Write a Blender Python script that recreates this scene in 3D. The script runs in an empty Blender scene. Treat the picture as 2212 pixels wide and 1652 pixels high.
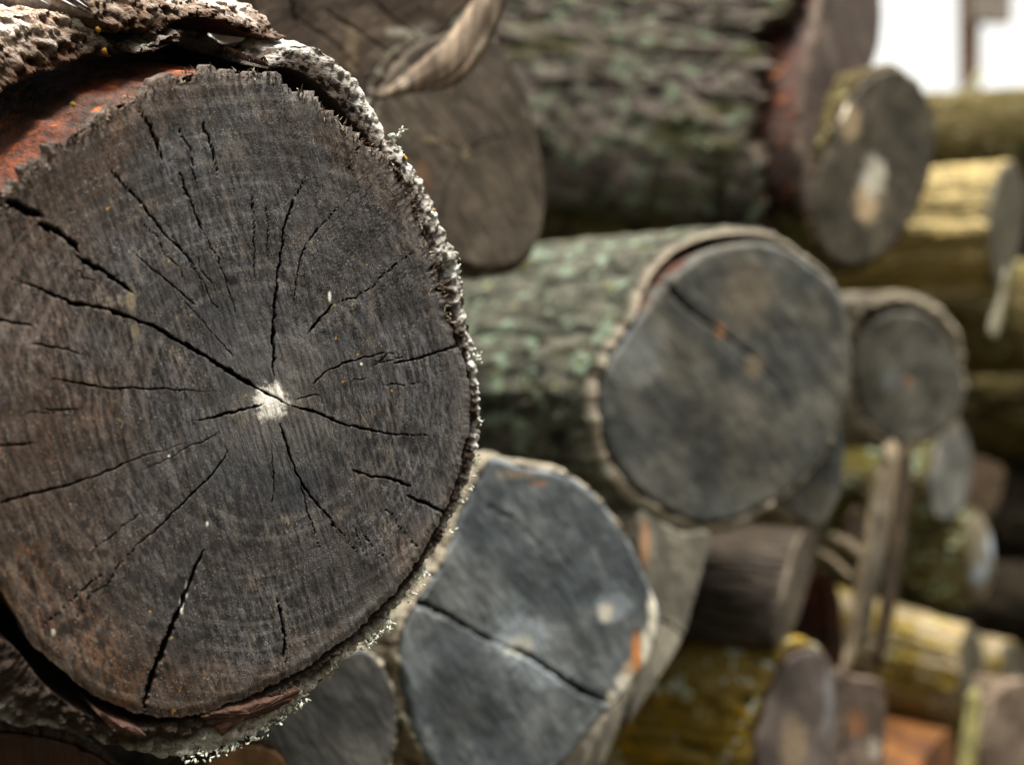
import bpy, math, random
import numpy as np
random.seed(7); RNG = np.random.default_rng(7)
SC = bpy.context.scene
COL = SC.collection
F = 1916.0                      # focal length in the units the outlines are measured in
CX, CY = 1106.0, 826.0

# ------------------------------------------------------------------ noise
def _h(ix, iy, iz, seed):
    n = (ix * 374761393 + iy * 668265263 + iz * 2147483647 + seed * 1274126177) & 0xFFFFFFFF
    n = ((n ^ (n >> 13)) * 1274126177) & 0xFFFFFFFF
    n = (n ^ (n >> 16)) & 0xFFFF
    return n.astype(np.float64) / 32767.5 - 1.0
def vnoise(p, seed=0):
    p = np.asarray(p, float)
    i = np.floor(p).astype(np.int64); f = p - i
    f = f * f * f * (f * (f * 6 - 15) + 10)
    x, y, z = i[:, 0], i[:, 1], i[:, 2]
    fx, fy, fz = f[:, 0], f[:, 1], f[:, 2]
    def L(a, b, t): return a + (b - a) * t
    c = [[[_h(x + a, y + b, z + d, seed) for d in (0, 1)] for b in (0, 1)] for a in (0, 1)]
    return L(L(L(c[0][0][0], c[1][0][0], fx), L(c[0][1][0], c[1][1][0], fx), fy),
             L(L(c[0][0][1], c[1][0][1], fx), L(c[0][1][1], c[1][1][1], fx), fy), fz)
def fbm(p, octv=4, seed=0, gain=.5, lac=2.03):
    s, a, t = 0, 1.0, 0
    for k in range(octv):
        s = s + a * vnoise(np.asarray(p) * lac ** k + 17.3 * k, seed + k); t += a; a *= gain
    return s / t
def ridged(p, octv=3, seed=0):
    s, a, t = 0, 1.0, 0
    for k in range(octv):
        s = s + a * (1 - 2 * np.abs(vnoise(np.asarray(p) * 2.07 ** k + 9.1 * k, seed + k))); t += a; a *= .55
    return s / t
def worley(p, seed=0):
    p = np.asarray(p, float); i = np.floor(p).astype(np.int64); d1 = np.full(len(p), 9.); d2 = np.full(len(p), 9.)
    for a in (-1, 0, 1):
        for b in (-1, 0, 1):
            for c in (-1, 0, 1):
                x, y, z = i[:, 0] + a, i[:, 1] + b, i[:, 2] + c
                fx = np.stack([x + .5 + .48 * _h(x, y, z, seed), y + .5 + .48 * _h(x, y, z, seed + 1), z + .5 + .48 * _h(x, y, z, seed + 2)], 1)
                d = np.sqrt(((p - fx) ** 2).sum(1)); m = d < d1
                d2 = np.where(m, d1, np.minimum(d2, d)); d1 = np.where(m, d, d1)
    return d1, d2
def sstep(a, b, x):
    t = np.clip((x - a) / (b - a), 0, 1); return t * t * (3 - 2 * t)

# ------------------------------------------------------------------ geometry helpers
def V3(*a): return np.array(a, float)
def unit(a):
    a = np.asarray(a, float); return a / np.linalg.norm(a)
def rays(px):
    px = np.atleast_2d(np.asarray(px, float))
    return np.stack([(px[:, 0] - CX) / F, np.ones(len(px)), (CY - px[:, 1]) / F], 1)
class Frame:
    """a plane in the world: centre c, right u, up v, outward normal n"""
    def __init__(s, px, depth, n):
        s.c = rays(px)[0] * depth
        s.n = unit(n); up = V3(0, 0, 1)
        s.v = unit(up - s.n * s.n.dot(up)); s.u = np.cross(s.v, s.n)
    def uv(s, px, back=None):
        """picture outline measured on this plane (or on a copy moved by vector back)"""
        c = s.c if back is None else s.c + back
        r = rays(px); P = r * ((s.n @ c) / (r @ s.n))[:, None] - c
        return np.stack([P @ s.u, P @ s.v], 1)
    def loc(s, w): return V3(s.u @ w, s.v @ w, s.n @ w)
    def matrix(s):
        from mathutils import Matrix
        return Matrix(((s.u[0], s.v[0], s.n[0], s.c[0]), (s.u[1], s.v[1], s.n[1], s.c[1]),
                       (s.u[2], s.v[2], s.n[2], s.c[2]), (0, 0, 0, 1)))
def catmull(P, k=14, closed=True):
    P = np.asarray(P, float); n = len(P); out = []
    t = np.linspace(0, 1, k, endpoint=False)[:, None]
    for i in range(n if closed else n - 1):
        if closed: a, b, c, d = P[(i - 1) % n], P[i], P[(i + 1) % n], P[(i + 2) % n]
        else: a, b, c, d = P[max(i - 1, 0)], P[i], P[i + 1], P[min(i + 2, n - 1)]
        out.append(.5 * (2 * b + (c - a) * t + (2 * a - 5 * b + 4 * c - d) * t ** 2 + (3 * b - a - 3 * c + d) * t ** 3))
    if not closed: out.append(P[-1:])
    return np.concatenate(out)
def polar_fn(uv, closed=True):
    th = np.arctan2(uv[:, 1], uv[:, 0]); r = np.hypot(uv[:, 0], uv[:, 1])
    if closed:
        o = np.argsort(th); return lambda q: np.interp(q, th[o], r[o], period=2 * math.pi)
    th = np.unwrap(th)
    if th[-1] < th[0]: th, r = th[::-1], r[::-1]
    f = lambda q: np.interp(q, th, r); f.lo, f.hi = th[0], th[-1]
    return f
def gridq(nr, nc, wrap=False, off=0):
    i = np.arange(nr - 1)[:, None]; j = np.arange(nc if wrap else nc - 1)[None, :]
    j2 = (j + 1) % nc
    return np.stack([i * nc + j, i * nc + j2, (i + 1) * nc + j2, (i + 1) * nc + j], -1).reshape(-1, 4) + off
def mesh_np(name, V, Q, mat, parent=None, attrs=None, smooth=True):
    me = bpy.data.meshes.new(name); V = np.asarray(V, np.float32); Q = np.asarray(Q, np.int32)
    k = Q.shape[1]
    me.vertices.add(len(V)); me.vertices.foreach_set('co', V.ravel())
    me.loops.add(Q.size); me.loops.foreach_set('vertex_index', Q.ravel())
    me.polygons.add(len(Q)); me.polygons.foreach_set('loop_start', np.arange(0, Q.size, k, dtype=np.int32))
    try: me.polygons.foreach_set('loop_total', np.full(len(Q), k, np.int32))
    except Exception: pass
    me.polygons.foreach_set('use_smooth', np.full(len(Q), smooth))
    me.update(calc_edges=True); me.validate()
    for an, av in (attrs or {}).items():
        a = me.attributes.new(an, 'FLOAT', 'POINT'); a.data.foreach_set('value', np.asarray(av, np.float32))
    me.materials.append(mat)
    o = bpy.data.objects.new(name, me); COL.objects.link(o)
    if parent is not None: o.parent = parent
    return o
def thing(name, label, cat, fr=None, group=None):
    o = bpy.data.objects.new(name, None); COL.objects.link(o); o.empty_display_size = .02
    if fr is not None: o.matrix_world = fr.matrix()
    o['label'] = label; o['category'] = cat
    if group: o['group'] = group
    return o

# ------------------------------------------------------------------ materials
class NT:
    def __init__(s, name):
        s.m = bpy.data.materials.new(name); s.m.use_nodes = True; s.t = s.m.node_tree; s.t.nodes.clear()
        s.out = s.n('ShaderNodeOutputMaterial'); s.b = s.n('ShaderNodeBsdfPrincipled')
        s.l(s.b.outputs[0], s.out.inputs[0])
    def n(s, k, **kw):
        x = s.t.nodes.new(k)
        for a, b in kw.items(): setattr(x, a, b)
        return x
    def l(s, a, b): s.t.links.new(a, b)
    def attr(s, name): return s.n('ShaderNodeAttribute', attribute_name=name).outputs['Fac']
    def coord(s, scale=(1, 1, 1), rot=(0, 0, 0)):
        tc = s.n('ShaderNodeTexCoord'); mp = s.n('ShaderNodeMapping')
        mp.inputs['Scale'].default_value = scale; mp.inputs['Rotation'].default_value = rot
        # rotate first, then stretch
        if rot != (0, 0, 0):
            m0 = s.n('ShaderNodeMapping'); m0.inputs['Rotation'].default_value = rot
            mp.inputs['Rotation'].default_value = (0, 0, 0)
            s.l(tc.outputs['Object'], m0.inputs[0]); s.l(m0.outputs[0], mp.inputs[0])
        else: s.l(tc.outputs['Object'], mp.inputs[0])
        return mp.outputs[0]
    def noise(s, vec, scale, detail=4, rough=.55, dist=0):
        x = s.n('ShaderNodeTexNoise'); s.l(vec, x.inputs['Vector'])
        x.inputs['Scale'].default_value = scale; x.inputs['Detail'].default_value = detail
        x.inputs['Roughness'].default_value = rough; x.inputs['Distortion'].default_value = dist
        return x.outputs['Fac']
    def ramp(s, fac, a, b):
        x = s.n('ShaderNodeMapRange', interpolation_type='SMOOTHSTEP')
        s.l(fac, x.inputs[0]); x.inputs[1].default_value = a; x.inputs[2].default_value = b
        return x.outputs[0]
    def math(s, op, a, b=None):
        x = s.n('ShaderNodeMath', operation=op)
        for i, q in enumerate((a, b)):
            if q is None: continue
            if isinstance(q, (int, float)): x.inputs[i].default_value = q
            else: s.l(q, x.inputs[i])
        return x.outputs[0]
    def mix(s, fac, a, b, mode='MIX'):
        x = s.n('ShaderNodeMix', data_type='RGBA', blend_type=mode)
        if isinstance(fac, (int, float)): x.inputs[0].default_value = fac
        else: s.l(fac, x.inputs[0])
        for i, q in ((6, a), (7, b)):
            if isinstance(q, tuple): x.inputs[i].default_value = (*q, 1)
            else: s.l(q, x.inputs[i])
        return x.outputs[2]
    def bump(s, h, dist, strength=1.0, prev=None):
        x = s.n('ShaderNodeBump'); x.inputs['Strength'].default_value = strength
        x.inputs['Distance'].default_value = dist; s.l(h, x.inputs['Height'])
        if prev is not None: s.l(prev, x.inputs['Normal'])
        return x.outputs[0]
    def done(s, col, rough=.85, nrm=None, spec=.25):
        if isinstance(col, tuple): s.b.inputs['Base Color'].default_value = (*col, 1)
        else: s.l(col, s.b.inputs['Base Color'])
        s.b.inputs['Roughness'].default_value = rough
        s.b.inputs['Specular IOR Level'].default_value = spec
        if nrm is not None: s.l(nrm, s.b.inputs['Normal'])
        return s.m

def mat_front_face():
    t = NT('weathered_end_grain')
    c = t.coord(); cs = t.coord((1, .30, 1), (0, 0, math.radians(-14)))
    big = t.ramp(t.noise(c, 13, 3, .5, .3), .38, .62)
    mid = t.noise(c, 60, 4, .6)
    st = t.noise(cs, 800, 5, .7); st2 = t.noise(cs, 230, 3, .6)
    fine = t.noise(c, 1900, 3, .7)
    # warm brown towards one side of the log, cold grey on the other
    sx = t.n('ShaderNodeSeparateXYZ'); t.l(c, sx.inputs[0])
    side = t.ramp(t.math('ADD', t.attr('warm'), t.math('MULTIPLY', t.math('SUBTRACT', mid, .5), 1.1)), .78, .18)
    col = t.mix(side, (.092, .042, .015), (.054, .060, .074))
    col = t.mix(t.math('MULTIPLY', big, .55), col, (.060, .060, .066))
    col = t.mix(t.ramp(mid, .56, .70), col, (.125, .108, .092))
    col = t.mix(t.ramp(st, .40, .62), t.mix(1.0, col, (.22, .20, .19), 'MULTIPLY'), t.mix(1.0, col, (1.7, 1.66, 1.62), 'MULTIPLY'))
    rg = t.n('ShaderNodeTexNoise', noise_dimensions='1D'); rg.inputs['Scale'].default_value = 1
    t.l(t.math('MULTIPLY', t.attr('ring'), 330.0), rg.inputs['W']); rg.inputs['Detail'].default_value = 3
    col = t.mix(t.math('MULTIPLY', t.ramp(rg.outputs['Fac'], .50, .66), .34), col, (.20, .185, .17))
    col = t.mix(t.math('MULTIPLY', t.ramp(rg.outputs['Fac'], .50, .34), .40), col, (.030, .026, .024))
    col = t.mix(t.math('MULTIPLY', t.ramp(st2, .52, .70), .5), col, (.17, .15, .135))
    blot = t.noise(c, 26, 5, .65, .5)
    col = t.mix(t.math('MULTIPLY', t.ramp(blot, .55, .42), .55), col, (.034, .029, .028))
    col = t.mix(t.math('MULTIPLY', t.attr('halo'), .55), col, (.20, .19, .185))
    col = t.mix(t.math('MULTIPLY', t.ramp(fine, .57, .69), t.ramp(t.noise(c, 140, 4, .7), .40, .62)), col, (.42, .39, .36))
    col = t.mix(t.ramp(fine, .42, .30), col, (.018, .014, .012))
    col = t.mix(t.attr('dark'), col, (.012, .010, .011))
    col = t.mix(t.attr('blue'), col, (.036, .042, .052))
    col = t.mix(t.attr('rust'), col, (.20, .075, .03))
    col = t.mix(t.attr('beige'), col, (.26, .22, .15))
    gold = t.math('MULTIPLY', t.ramp(t.noise(t.coord(), 330, 2, .5), .72, .76), t.ramp(big, .7, .2))
    col = t.mix(gold, col, (.42, .24, .03))
    col = t.mix(t.attr('pale'), col, (.93, .92, .88))
    col = t.mix(t.ramp(t.attr('crack'), .10, .85), col, (.010, .007, .006))
    nb = t.bump(st, .0011, .9); nb = t.bump(fine, .0005, .8, nb)
    return t.done(col, .8, nb, .3)

def mat_face(name, a, b, light=(.2, .19, .17), ang=0, rust=(.30, .12, .05)):
    a, b, light = (tuple(.66 * x for x in q) for q in (a, b, light))
    t = NT(name)
    c = t.coord(); cs = t.coord((1, .22, 1), (0, 0, math.radians(ang)))
    big = t.ramp(t.noise(c, 16, 4, .55, .4), .36, .64)
    st = t.noise(cs, 130, 4, .6); st2 = t.noise(cs, 420, 3, .6)
    col = t.mix(big, a, b)
    col = t.mix(t.ramp(st, .35, .68), t.mix(1.0, col, (.66, .65, .66), 'MULTIPLY'), t.mix(1.0, col, (1.35, 1.33, 1.30), 'MULTIPLY'))
    col = t.mix(t.math('MULTIPLY', t.ramp(st2, .55, .72), .4), col, light)
    col = t.mix(t.math('MULTIPLY', t.ramp(t.noise(c, 34, 4, .6, .5), .52, .40), .55), col, tuple(.5 * x for x in a))
    col = t.mix(t.math('MULTIPLY', t.ramp(t.noise(c, 45, 3, .6), .60, .72), .45), col, light)
    col = t.mix(t.math('MULTIPLY', t.ramp(t.noise(c, 60, 3, .6), .70, .80), .35), col, rust)
    col = t.mix(t.attr('dark'), col, tuple(.22 * x for x in a))
    col = t.mix(t.attr('blue'), col, (.30, .36, .42))
    col = t.mix(t.attr('beige'), col, (.42, .32, .20))
    col = t.mix(t.attr('rust'), col, (.50, .20, .06))
    col = t.mix(t.attr('pale'), col, (.74, .72, .62))
    col = t.mix(t.attr('crack'), col, (.012, .008, .006))
    return t.done(col, .85, t.bump(st2, .0012, .8), .25)

def mat_side(name, a, b, light, stretch=.09, tip=None):
    """bare wood along the grain"""
    if not tip: a, b, light = (tuple(.66 * x for x in q) for q in (a, b, light))
    t = NT(name)
    c = t.coord(); cs = t.coord((1, 1, stretch))
    big = t.ramp(t.noise(t.coord((1, 1, .4)), 26, 4, .6), .36, .64)
    st = t.noise(cs, 260, 4, .65)
    col = t.mix(big, a, b)
    col = t.mix(t.ramp(st, .35, .66), t.mix(1.0, col, (.45, .42, .40), 'MULTIPLY'), t.mix(1.0, col, (1.5, 1.45, 1.4), 'MULTIPLY'))
    col = t.mix(t.math('MULTIPLY', t.ramp(t.noise(c, 90, 3, .6), .58, .70), .7), col, light)
    if tip: col = t.mix(t.ramp(t.math('ADD', t.attr('back'), t.math('MULTIPLY', t.noise(c, 60, 3, .6), .02)), .016, .007), col, t.mix(t.ramp(st, .35, .66), tip, tuple(.45 * x for x in tip)))
    return t.done(col, .75, t.bump(st, .0016, .9), .3)

def mat_bark(name, base, dark, pale, lichen=(.36, .42, .34), lich=.5, gold=.0, gold_col=(.34, .25, .03),
             moss=.0, moss_col=(.07, .07, .015), rim=True, scale=1.0, rimcol=None, k=.62, fib=0):
    base, dark, pale, lichen, gold_col, moss_col = (tuple(k * x for x in q) for q in (base, dark, pale, lichen, gold_col, moss_col))
    t = NT(name)
    c = t.coord(); cs = t.coord((1, 1, .45))
    n1 = t.noise(cs, 70 * scale, 5, .65, .4); n2 = t.noise(t.coord((1, 1, fib)) if fib else c, 240 * scale, 4, .7); n3 = t.noise(c, 900, 3, .7)
    h = t.attr('ridge')
    col = t.mix(t.ramp(n1, .34, .66), base, pale)
    col = t.mix(t.math('MULTIPLY', t.ramp(n2, .50, .36), .75), col, dark)
    col = t.mix(t.ramp(h, .42, .08), col, dark)
    if moss: col = t.mix(t.math('MULTIPLY', t.ramp(t.noise(t.coord((1, 1, .35)), 38 * scale, 4, .6), .60 - .3 * moss, .74 - .3 * moss), .85), col, moss_col)
    if lich:
        lf = t.math('MULTIPLY', t.ramp(t.noise(c, 58 * scale, 3, .6, .2), .68 - .2 * lich, .72 - .14 * lich), t.ramp(n2, .30, .50))
        col = t.mix(lf, col, t.mix(t.ramp(t.noise(c, 120, 2), .4, .6), lichen, tuple(min(.85, 1.5 * x) for x in lichen)))
    if gold: col = t.mix(t.ramp(t.noise(t.coord((1, 1, .5)), 85 * scale, 3, .6, .2), .74 - .25 * gold, .78 - .22 * gold), col, gold_col)
    col = t.mix(t.ramp(n3, .60, .72), col, t.mix(1.0, col, (2.0, 1.95, 1.85), 'MULTIPLY'))
    if rim: col = t.mix(t.attr('inner'), col, rimcol or (.045, .026, .017))
    nb = t.bump(n2, .004 / scale, .9); nb = t.bump(n3, .0008, .9, nb)
    return t.done(col, .9, nb, .2)

def mat_plain(name, a, b, scale=80, rough=.85):
    t = NT(name); c = t.coord(); n = t.noise(c, scale, 4, .65)
    return t.done(t.mix(t.ramp(n, .35, .65), a, b), rough, t.bump(n, .2 / scale, .6), .25)

# ------------------------------------------------------------------ log builders
def crack_mask(fr, UV, cracks, seed=3, wob=.0008):
    m = np.zeros(len(UV)); wobv = None
    q = np.c_[UV, np.zeros(len(UV))]
    dx = fbm(q * 330, 4, seed, .6) * wob; dy = fbm(q * 330, 4, seed + 9, .6) * wob; wv = 1 + .75 * fbm(q * 520, 3, seed + 15)
    P = UV + np.stack([dx, dy], 1)
    for ck in cracks:
        pts, w0, w1 = ck[:3]; taper = len(ck) < 5; amt = ck[3] if len(ck) > 3 else 1.0
        a = fr.uv(pts); n = len(a) - 1
        unitpx = fr.c[1] / F
        for i in range(n):
            p0, p1 = a[i], a[i + 1]
            wa = w0 + (w1 - w0) * i / n; wb = w0 + (w1 - w0) * (i + 1) / n
            lim = max(wa, wb) * unitpx * 1.2
            sel = np.nonzero((P[:, 0] > min(p0[0], p1[0]) - lim) & (P[:, 0] < max(p0[0], p1[0]) + lim) &
                             (P[:, 1] > min(p0[1], p1[1]) - lim) & (P[:, 1] < max(p0[1], p1[1]) + lim))[0]
            if not len(sel): continue
            d = p1 - p0; L2 = d @ d + 1e-12; t = np.clip(((P[sel] - p0) @ d) / L2, 0, 1)
            dist = np.hypot(*(P[sel] - (p0 + t[:, None] * d)).T)
            along = np.clip((i + t) / n, 0, 1); tp = np.minimum(1, np.minimum(along * 7 + .12, (1 - along) * 5 + .08))
            hw = (wa + (wb - wa) * t) * unitpx * .36 * wv[sel] * (tp if taper else 1)
            m[sel] = np.maximum(m[sel], amt * sstep(1.25, .55, dist / hw))
    return m
def spot_masks(fr, UV, spots, seed=11):
    out = {k: np.zeros(len(UV)) for k in ('dark', 'blue', 'rust', 'beige', 'pale')}
    q = np.c_[UV, np.zeros(len(UV))]; w = fbm(q * 300, 3, seed); w2 = fbm(q * 700, 4, seed + 1, .65)
    for k, px, py, rx, ry, amt in spots:
        c = fr.uv([(px, py)])[0]; ex = fr.uv([(px + rx, py)])[0] - c; ey = fr.uv([(px, py - ry)])[0] - c
        M = np.linalg.inv(np.stack([ex, ey], 1)); l = (UV - c) @ M.T
        d = np.hypot(l[:, 0], l[:, 1]) + (.45 * w if amt < 1 else .5 * w2)
        out[k] = np.maximum(out[k], amt * sstep(1.15, .55, d))
    return out

def cut_end(fr, rf, mat, parent, nth=300, nr=90, cracks=(), spots=(), edge=0.0, edge_fn=None, tooth=0.0, depth=.004,
            dish=.0, streak=.0, seed=1, round_=.0015, axis=None, wob=.0008, pith=None):
    th = np.linspace(-math.pi, math.pi, nth, endpoint=False); R = rf(th)
    q = np.stack([np.cos(th) * R, np.sin(th) * R, th * 0], 1)
    R = R * (1 + .012 * fbm(q * 90, 3, seed))
    if tooth:
        k = edge_fn(th) if edge_fn else 1
        R = R + tooth * k * (np.abs(vnoise(np.stack([th * R * 250, th * 0, th * 0], 1), seed + 5)) - .35) \
              + tooth * .6 * k * vnoise(np.stack([th * R * 1300, th * 0, th * 0 + 3], 1), seed + 6)
    t = np.linspace(0, 1, nr) ** .85; t[0] = .002
    X = t[:, None] * R[None] * np.cos(th)[None]; Y = t[:, None] * R[None] * np.sin(th)[None]
    UV = np.stack([X.ravel(), Y.ravel()], 1); q = np.c_[UV, np.zeros(len(UV))]
    z = fbm(q * 30, 4, seed + 2) * .0012 - dish * (1 - (t[:, None] + 0 * R[None]).ravel() ** 2)
    if streak:
        a = math.radians(14); s1 = UV[:, 0] * math.cos(a) + UV[:, 1] * math.sin(a); s2 = -UV[:, 0] * math.sin(a) + UV[:, 1] * math.cos(a)
        z = z + streak * fbm(np.stack([s1 * 900, s2 * 110, s1 * 0], 1), 3, seed + 3)
        z = z + streak * .9 * fbm(np.stack([s1 * 260, s2 * 40, s1 * 0], 1), 2, seed + 4)
    tt = (t[:, None] + 0 * R[None]).ravel()
    z = z - round_ * sstep(.965, 1.0, tt)
    cm = crack_mask(fr, UV, cracks, seed, wob) if cracks else np.zeros(len(UV))
    z = z - depth * cm
    at = spot_masks(fr, UV, spots, seed); at['crack'] = np.clip(cm * 1.05, 0, 1)
    V = np.c_[UV, z]; Q = gridq(nr, nth, True)[:, ::-1]
    at['ring'] = np.hypot(UV[:, 0] * 1.0, UV[:, 1]) + .004 * fbm(q * 18, 3, seed + 6)
    at['warm'] = np.clip(sstep(.02, -.10, UV[:, 0]) * .9 + sstep(.72, 1.0, np.hypot(UV[:, 0], UV[:, 1]) / np.maximum(np.tile(R, nr), 1e-6)) * (.45 * (UV[:, 1] < -.03) + .5 * (UV[:, 1] > .04)) + .25 * fbm(q * 22, 3, seed + 12), 0, 1)
    if pith is not None:
        pu = fr.uv([pith])[0]; dv = np.hypot(UV[:, 0] - pu[0], UV[:, 1] - pu[1]); ex = np.hypot(UV[:, 0], UV[:, 1]) / np.maximum(np.tile(R, nr), 1e-6)
        at['ring'] = dv * (1 + .05 * fbm(q * 25, 3, seed + 6)) ; at['halo'] = np.clip(sstep(.034, .004, dv + .012 * fbm(q * 60, 3, seed)) * .8 + .55 * sstep(.90, .97, ex + .01 * fbm(q * 40, 2, 3)) * (UV[:, 0] > .02), 0, 1)
    # short skirt behind the edge so that the face has a real arris
    al = axis / abs(axis[2]); off = len(V); rows = [V[-nth:]]
    for k, d in enumerate((.002, .006)):
        s = V[-nth:] + al[None] * d; s[:, :2] *= (1 - .002 * (k + 1)); rows.append(s)
    V2 = np.concatenate([V] + rows[1:]); Q2 = gridq(3, nth, True, off - nth)[:, ::-1]
    for k in at: at[k] = np.concatenate([at[k], np.tile(at[k][-nth:], 2)])
    at.pop('dummy', None)
    return mesh_np('cut_end', V2, np.concatenate([Q, Q2]), mat, parent, at), R
def wood_core(fr, rf, axis, length, mat, parent, nth=200, ns=60, shrink=.985, start=.003, bumpy=.0012, flare=0.0, seed=4):
    th = np.linspace(-math.pi, math.pi, nth, endpoint=False); R = rf(th) * shrink
    s = start + (length - start) * np.linspace(0, 1, ns) ** 1.6
    T, S = np.meshgrid(th, s)
    base = np.stack([np.cos(T) * R, np.sin(T) * R, 0 * T], -1)
    q = np.stack([np.cos(T) * R * 60, np.sin(T) * R * 60, S * 9], -1).reshape(-1, 3)
    d = (fbm(q, 3, seed) * bumpy * 1.5 + fbm(q * V3(8, 8, 3), 3, seed + 2) * bumpy * .7).reshape(T.shape)
    k = (1 + flare * S)[..., None]
    P = base * k + np.stack([np.cos(T), np.sin(T), 0 * T], -1) * d[..., None] + axis * S[..., None]
    V = P.reshape(-1, 3); Q = gridq(ns, nth, True)[:, ::-1]
    c = len(V); V = np.r_[V, [axis * length]]
    tri = np.stack([(ns - 1) * nth + np.arange(nth), np.full(nth, c), np.full(nth, c), (ns - 1) * nth + (np.arange(nth) + 1) % nth], 1)
    j = np.arange(nth); cap = np.stack([(ns - 1) * nth + j, (ns - 1) * nth + (j + 1) % nth], 1)
    # close the far end with a ring collapsed on the axis
    ring = axis * length + .001 * np.stack([np.cos(th), np.sin(th), 0 * th], 1); V = np.r_[V[:-1], ring]
    Q = np.r_[Q, gridq(2, nth, True, (ns - 1) * nth)[:, ::-1]]
    return mesh_np('wood_core', V, Q, mat, parent, {'back': np.r_[S.ravel(), np.full(nth, length)]})
def bark_shell(fr, fin, fout, axis, length, mat, parent, th0=None, th1=None, rec=lambda q: 0 * q, nth=300, ns=110, nrim=9,
               amp=.003, rough=.0012, freq=60, flare=0.0, bevel=.003, rag=.004, seed=5, name='bark', inner_fn=None, inner_rows=8, power=1.7, rimamp=1.0, stretch=.5, plate_up=.12, plate=1.0, fibre=300):
    closed = th0 is None
    th = np.linspace(-math.pi, math.pi, nth, endpoint=False) if closed else np.linspace(th0, th1, nth)
    Ri, Ro = fin(th), fout(th); rc = rec(th)
    Rm = float(np.mean(Ro))
    circ = np.stack([np.cos(th), np.sin(th)], 1)
    rc = rc + rag * (fbm(np.c_[circ * Rm * 110, th * 0], 4, seed + 20) + .2) + rag * .35 * vnoise(np.c_[circ * Rm * 700, th * 0], seed + 21)
    Ro = Ro + rough * .9 * fbm(np.c_[circ * Rm * 350, th * 0], 3, seed + 22)
    Ro = np.maximum(Ro, Ri + .0008)
    rows = []; ridge = []; inner = []
    s_in = rc[None] + (length * .8) * (np.linspace(1, 0, inner_rows)[:, None] ** 1.6)
    for k in range(inner_rows):
        rows.append((Ri, s_in[k])); ridge.append(0 * th + .5); inner.append(0 * th + 1.0)
    for k in range(1, nrim + 1):
        f = k / nrim; r = Ri + (Ro - Ri) * f
        rn = rimamp * rough * 1.3 * fbm(np.c_[circ * (r * 420)[:, None], th * 0 + f * 3], 3, seed + 23)
        rows.append((r, rc + bevel * f ** 1.6 + rn)); ridge.append(0 * th + .6); inner.append(np.clip((inner_fn(th) if inner_fn else 0) + 1.25 - 1.35 * f + .5 * fbm(np.c_[circ * Rm * 200, th * 0 + f * 2], 3, seed + 7), 0, 1))
    # outer surface
    fs = np.linspace(0, 1, ns + 1)[1:] ** power
    s0 = rc + bevel
    for f in fs:
        S = s0 + (length - s0) * f
        q = np.c_[circ * Rm * freq, S * freq * stretch]
        w = fbm(q * .7 + 5, 2, seed + 30)
        q2 = q + .5 * w[:, None]
        f1, f2 = worley(q2 * .8, seed + 31); pl = sstep(.02, .30, f2 - f1)
        lump = vnoise(q * 1.9, seed + 35) * .5 + vnoise(q * 4.1, seed + 36) * .35
        lump = lump + .5 * vnoise(q * 8.3, seed + 38) * .6
        rd = np.clip((.95 * pl - .25) * plate + (1 - plate) * .66 + (.45 + .4 * (1 - plate)) * lump + plate * plate_up * (vnoise(np.floor(q2 * .8 + .5), seed + 37)), -.6, 1.3)
        env = 1 - np.exp(-(S - s0) / .006)
        d = amp * (rd - .45) * env + rough * fbm(np.c_[circ * Rm * 380, S * fibre], 3, seed + 32)
        rows.append((Ro + d, S)); ridge.append(np.clip(rd, 0, 1)); inner.append(0 * th)
    V = []
    for r, S in rows:
        k = 1 + flare * S
        V.append(np.stack([np.cos(th) * r * k, np.sin(th) * r * k, 0 * th], 1) + axis[None] * S[:, None])
    nrows = len(V); V = np.concatenate(V)
    Q = gridq(nrows, nth, closed)
    at = {'ridge': np.concatenate(ridge), 'inner': np.concatenate(inner)}
    if not closed:
        for col in (0, nth - 1):
            caps = []
            half = inner_rows + nrim // 2
            a = np.arange(0, half); b = np.arange(nrows - 1, nrows - 1 - half, -1)
            # bridge inner strip with outer strip
            ia = np.linspace(0, half, 24).astype(int); ib = np.linspace(nrows - 1, half, 24).astype(int)
            for k in range(23):
                qd = [ia[k] * nth + col, ia[k + 1] * nth + col, ib[k + 1] * nth + col, ib[k] * nth + col]
                if len(set(qd)) == 4: caps.append(qd if col else qd[::-1])
            Q = np.r_[Q, np.array(caps)]
    return mesh_np(name, V, Q[:, ::-1], mat, parent, at)

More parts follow.
